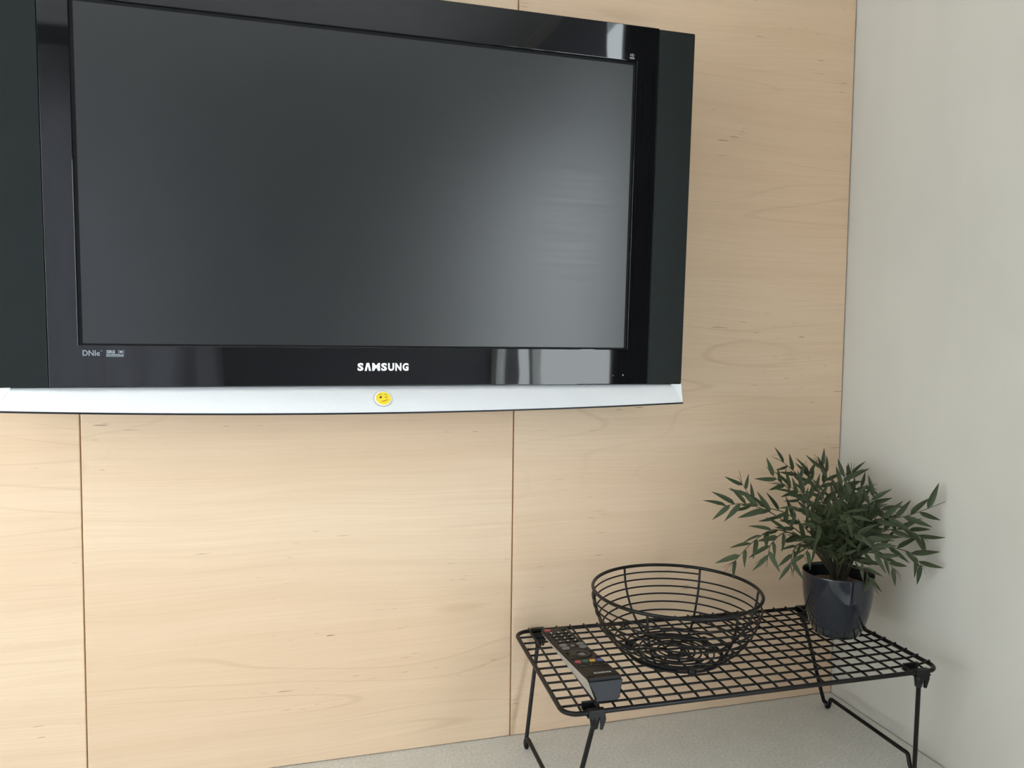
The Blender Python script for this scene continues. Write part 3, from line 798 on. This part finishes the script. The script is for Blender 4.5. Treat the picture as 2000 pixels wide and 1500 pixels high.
# leaf: lance-shaped, folded along its midrib, 1 long
lv = []; lf = []; K = 6
for i in range(K + 1):
    t = i / K; w = 0.108 * (math.sin(math.pi * min(1, t ** 0.62)) ** 0.85) if 0 < t < 1 else 0.006
    zc = -0.10 * t * t
    lv += [(-w, t, zc + w * 0.45), (0, t, zc), (w, t, zc + w * 0.45)]
for i in range(K):
    a = 3 * i; lf += [(a, a + 1, a + 4, a + 3), (a + 1, a + 2, a + 5, a + 4)]
leaf_me = MB().add(lv, lf, True).mesh('leaf'); leaf_me.materials.append(M['leaf'])
PO = Vector((PX, PY, pz))
extra = MB(); n_leaf = 0
def put_leaf(origin, direction, up, length, stem_ob, as_object=True):
    global n_leaf
    d = direction.normalized(); x = d.cross(up)
    if x.length < 1e-3: x = Vector((1, 0, 0))
    x.normalize(); z = x.cross(d)
    mt = Matrix(((x.x, d.x, z.x, origin.x), (x.y, d.y, z.y, origin.y), (x.z, d.z, z.z, origin.z), (0, 0, 0, 1))) @ Matrix.Scale(length, 4)
    tip = mt @ Vector((0, 1, 0))
    if tip.x + PO.x > -0.003 or tip.y + PO.y > -0.003 or origin.x + PO.x > -0.002: return   # leaves stay clear of the two walls
    if as_object and n_leaf < 300:
        o = bpy.data.objects.new('leaf', leaf_me); col.objects.link(o); o.parent = stem_ob; o.matrix_local = mt; n_leaf += 1
    else:
        extra.add([mt @ v.co for v in leaf_me.vertices], [tuple(p.vertices) for p in leaf_me.polygons], True)
def frond(ctrl, n, ll, start=0.30, side=None, as_object=True, droop=0.0):
    """ctrl: points in the room; leaves alternate along the outer part"""
    P = spline([Vector(c) - PO for c in ctrl], 10); k = len(P)
    st = MB().tube(P, [0.0013 - 0.0009 * i / (k - 1) for i in range(k)], 5).build('stem', M['stem'], plant)
    tocam = (CAM - PO).normalized()
    for i in range(n):
        t = start + (0.97 - start) * i / max(1, n - 1); f = t * (k - 1); a = min(int(f), k - 2)
        p = P[a].lerp(P[a + 1], f - a); tg = (P[min(a + 2, k - 1)] - P[max(a - 1, 0)]).normalized()
        s = tg.cross(tocam + Vector((random.uniform(-.5, .5), random.uniform(-.5, .5), random.uniform(-.4, .4))))
        if s.length < 0.15: s = tg.cross(Vector((0, 0, 1)))
        s.normalize()
        sg = 1 if i % 2 == 0 else -1
        ang = R(random.uniform(30, 56)) * (0.8 + 0.2 * (1 - t))
        d = tg * math.cos(ang) + s * sg * math.sin(ang) + Vector((0, 0, -droop + random.uniform(-.08, .08)))
        up = tg.cross(s) * 1.0
        if up.dot(tocam + Vector((0, 0, 0.8))) < 0: up = -up
        up += Vector((random.uniform(-.35, .35), random.uniform(-.35, .35), random.uniform(-.35, .35)))
        put_leaf(p, d, up, ll * random.uniform(0.82, 1.12) * (1.0 - 0.15 * abs(t - 0.6)), st, as_object)
    # fine bare shoots at the end
    e = P[-1]; tg = (P[-1] - P[-4]).normalized()
    for q in range(2):
        d = (tg + Vector((random.uniform(-.5, .5), random.uniform(-.5, .5), random.uniform(-.3, .6)))).normalized()
        tip = e + d * random.uniform(.012, .022)
        if as_object and tip.x + PO.x < -.003 and tip.y + PO.y < -.003:
            MB().tube([e, e.lerp(tip, .5) + Vector((0, 0, .001)), tip], [.0005, .0004, .0002], 4).build('shoot', M['stem'], st)
    return st
def root(): 
    a = random.uniform(0, 2 * math.pi); r_ = random.uniform(0, 0.010)
    return Vector((PX + 0.004 + r_ * math.cos(a), PY + r_ * math.sin(a), pz + SO - 0.004))
# fronds whose run can be followed in the photograph: (pixel x, pixel y, depth y) from near the pot outwards
runs = [
    ([(1600, 1075, -.150), (1520, 1010, -.150), (1460, 985, -.145), (1415, 988, -.140)], 13, .036),
    ([(1598, 1060, -.130), (1540, 1005, -.110), (1480, 985, -.095), (1449, 944, -.085)], 12, .032),
    ([(1590, 1070, -.160), (1520, 1035, -.180), (1475, 1055, -.190), (1434, 1097, -.195)], 12, .034),
    ([(1590, 1075, -.170), (1540, 1040, -.190), (1508, 1060, -.200), (1500, 1085, -.205)], 9, .032),
    ([(1595, 1050, -.120), (1572, 965, -.090), (1560, 930, -.080), (1528, 902, -.080)], 11, .030),
    ([(1612, 1050, -.130), (1598, 965, -.110), (1615, 935, -.105), (1606, 908, -.100)], 11, .034),
    ([(1600, 1050, -.150), (1570, 985, -.150), (1540, 955, -.150), (1508, 928, -.150)], 11, .032),
    ([(1632, 1050, -.120), (1628, 965, -.090), (1655, 945, -.080), (1664, 925, -.075)], 11, .034),
    ([(1640, 1060, -.130), (1650, 985, -.110), (1672, 955, -.100), (1700, 948, -.098)], 10, .036),
    ([(1655, 1080, -.150), (1700, 1020, -.185), (1770, 1008, -.215), (1846, 980, -.235)], 14, .040),
    ([(1660, 1085, -.160), (1720, 1040, -.195), (1770, 1035, -.215), (1800, 1050, -.222)], 11, .036),
    ([(1660, 1100, -.160), (1715, 1070, -.190), (1775, 1078, -.215), (1800, 1105, -.222)], 11, .038),
    ([(1640, 1080, -.165), (1630, 1030, -.200), (1615, 1015, -.225), (1592, 1030, -.245)], 11, .036),
    ([(1650, 1095, -.165), (1690, 1080, -.200), (1720, 1085, -.220), (1745, 1110, -.230)], 9, .030),
    ([(1650, 1105, -.165), (1672, 1095, -.190), (1690, 1110, -.205), (1700, 1138, -.212)], 9, .026),
    ([(1600, 1085, -.165), (1570, 1060, -.185), (1550, 1075, -.195), (1545, 1105, -.200)], 9, .030),
    ([(1640, 1060, -.150), (1655, 1000, -.160), (1690, 985, -.170), (1735, 1000, -.185)], 11, .036),
    ([(1620, 1060, -.150), (1600, 1000, -.170), (1580, 985, -.190), (1550, 1000, -.205)], 10, .034),
    ([(1625, 1050, -.140), (1630, 990, -.130), (1640, 960, -.130), (1650, 930, -.130)], 10, .033),
    ([(1612, 1060, -.140), (1588, 990, -.120), (1570, 965, -.110), (1530, 945, -.105)], 10, .034),
    ([(1640, 1090, -.160), (1650, 1050, -.195), (1680, 1045, -.225), (1710, 1065, -.245)], 10, .034),
    ([(1628, 1080, -.160), (1612, 1050, -.190), (1590, 1060, -.215), (1570, 1085, -.225)], 9, .032),
    ([(1630, 1070, -.155), (1632, 1020, -.180), (1645, 1000, -.200), (1665, 1010, -.220)], 10, .034),
    ([(1620, 1050, -.120), (1608, 985, -.095), (1585, 940, -.080), (1580, 925, -.075)], 10, .032),
]
for pts_, n_, l_ in runs:
    frond([root()] + [at(*q) for q in pts_], n_, l_, 0.34 + random.uniform(-.03, .05), droop=0.02)
# undergrowth in the middle of the bush
for i in range(34):
    a = random.uniform(0, 2 * math.pi); r_ = random.uniform(0.015, 0.055)
    top = Vector((PX + r_ * math.cos(a) * 0.9, PY - 0.005 + r_ * math.sin(a) * 0.9, pz + PH + random.uniform(0.035, 0.125)))
    p0 = root(); mid = p0.lerp(top, 0.55) + Vector((random.uniform(-.008, .008), random.uniform(-.008, .008), 0.012))
    frond([p0, mid, top], 8, random.uniform(.026, .034), 0.42, as_object=False)
eo = extra.build('inner_foliage', M['leaf'], plant); eo['kind'] = 'stuff'
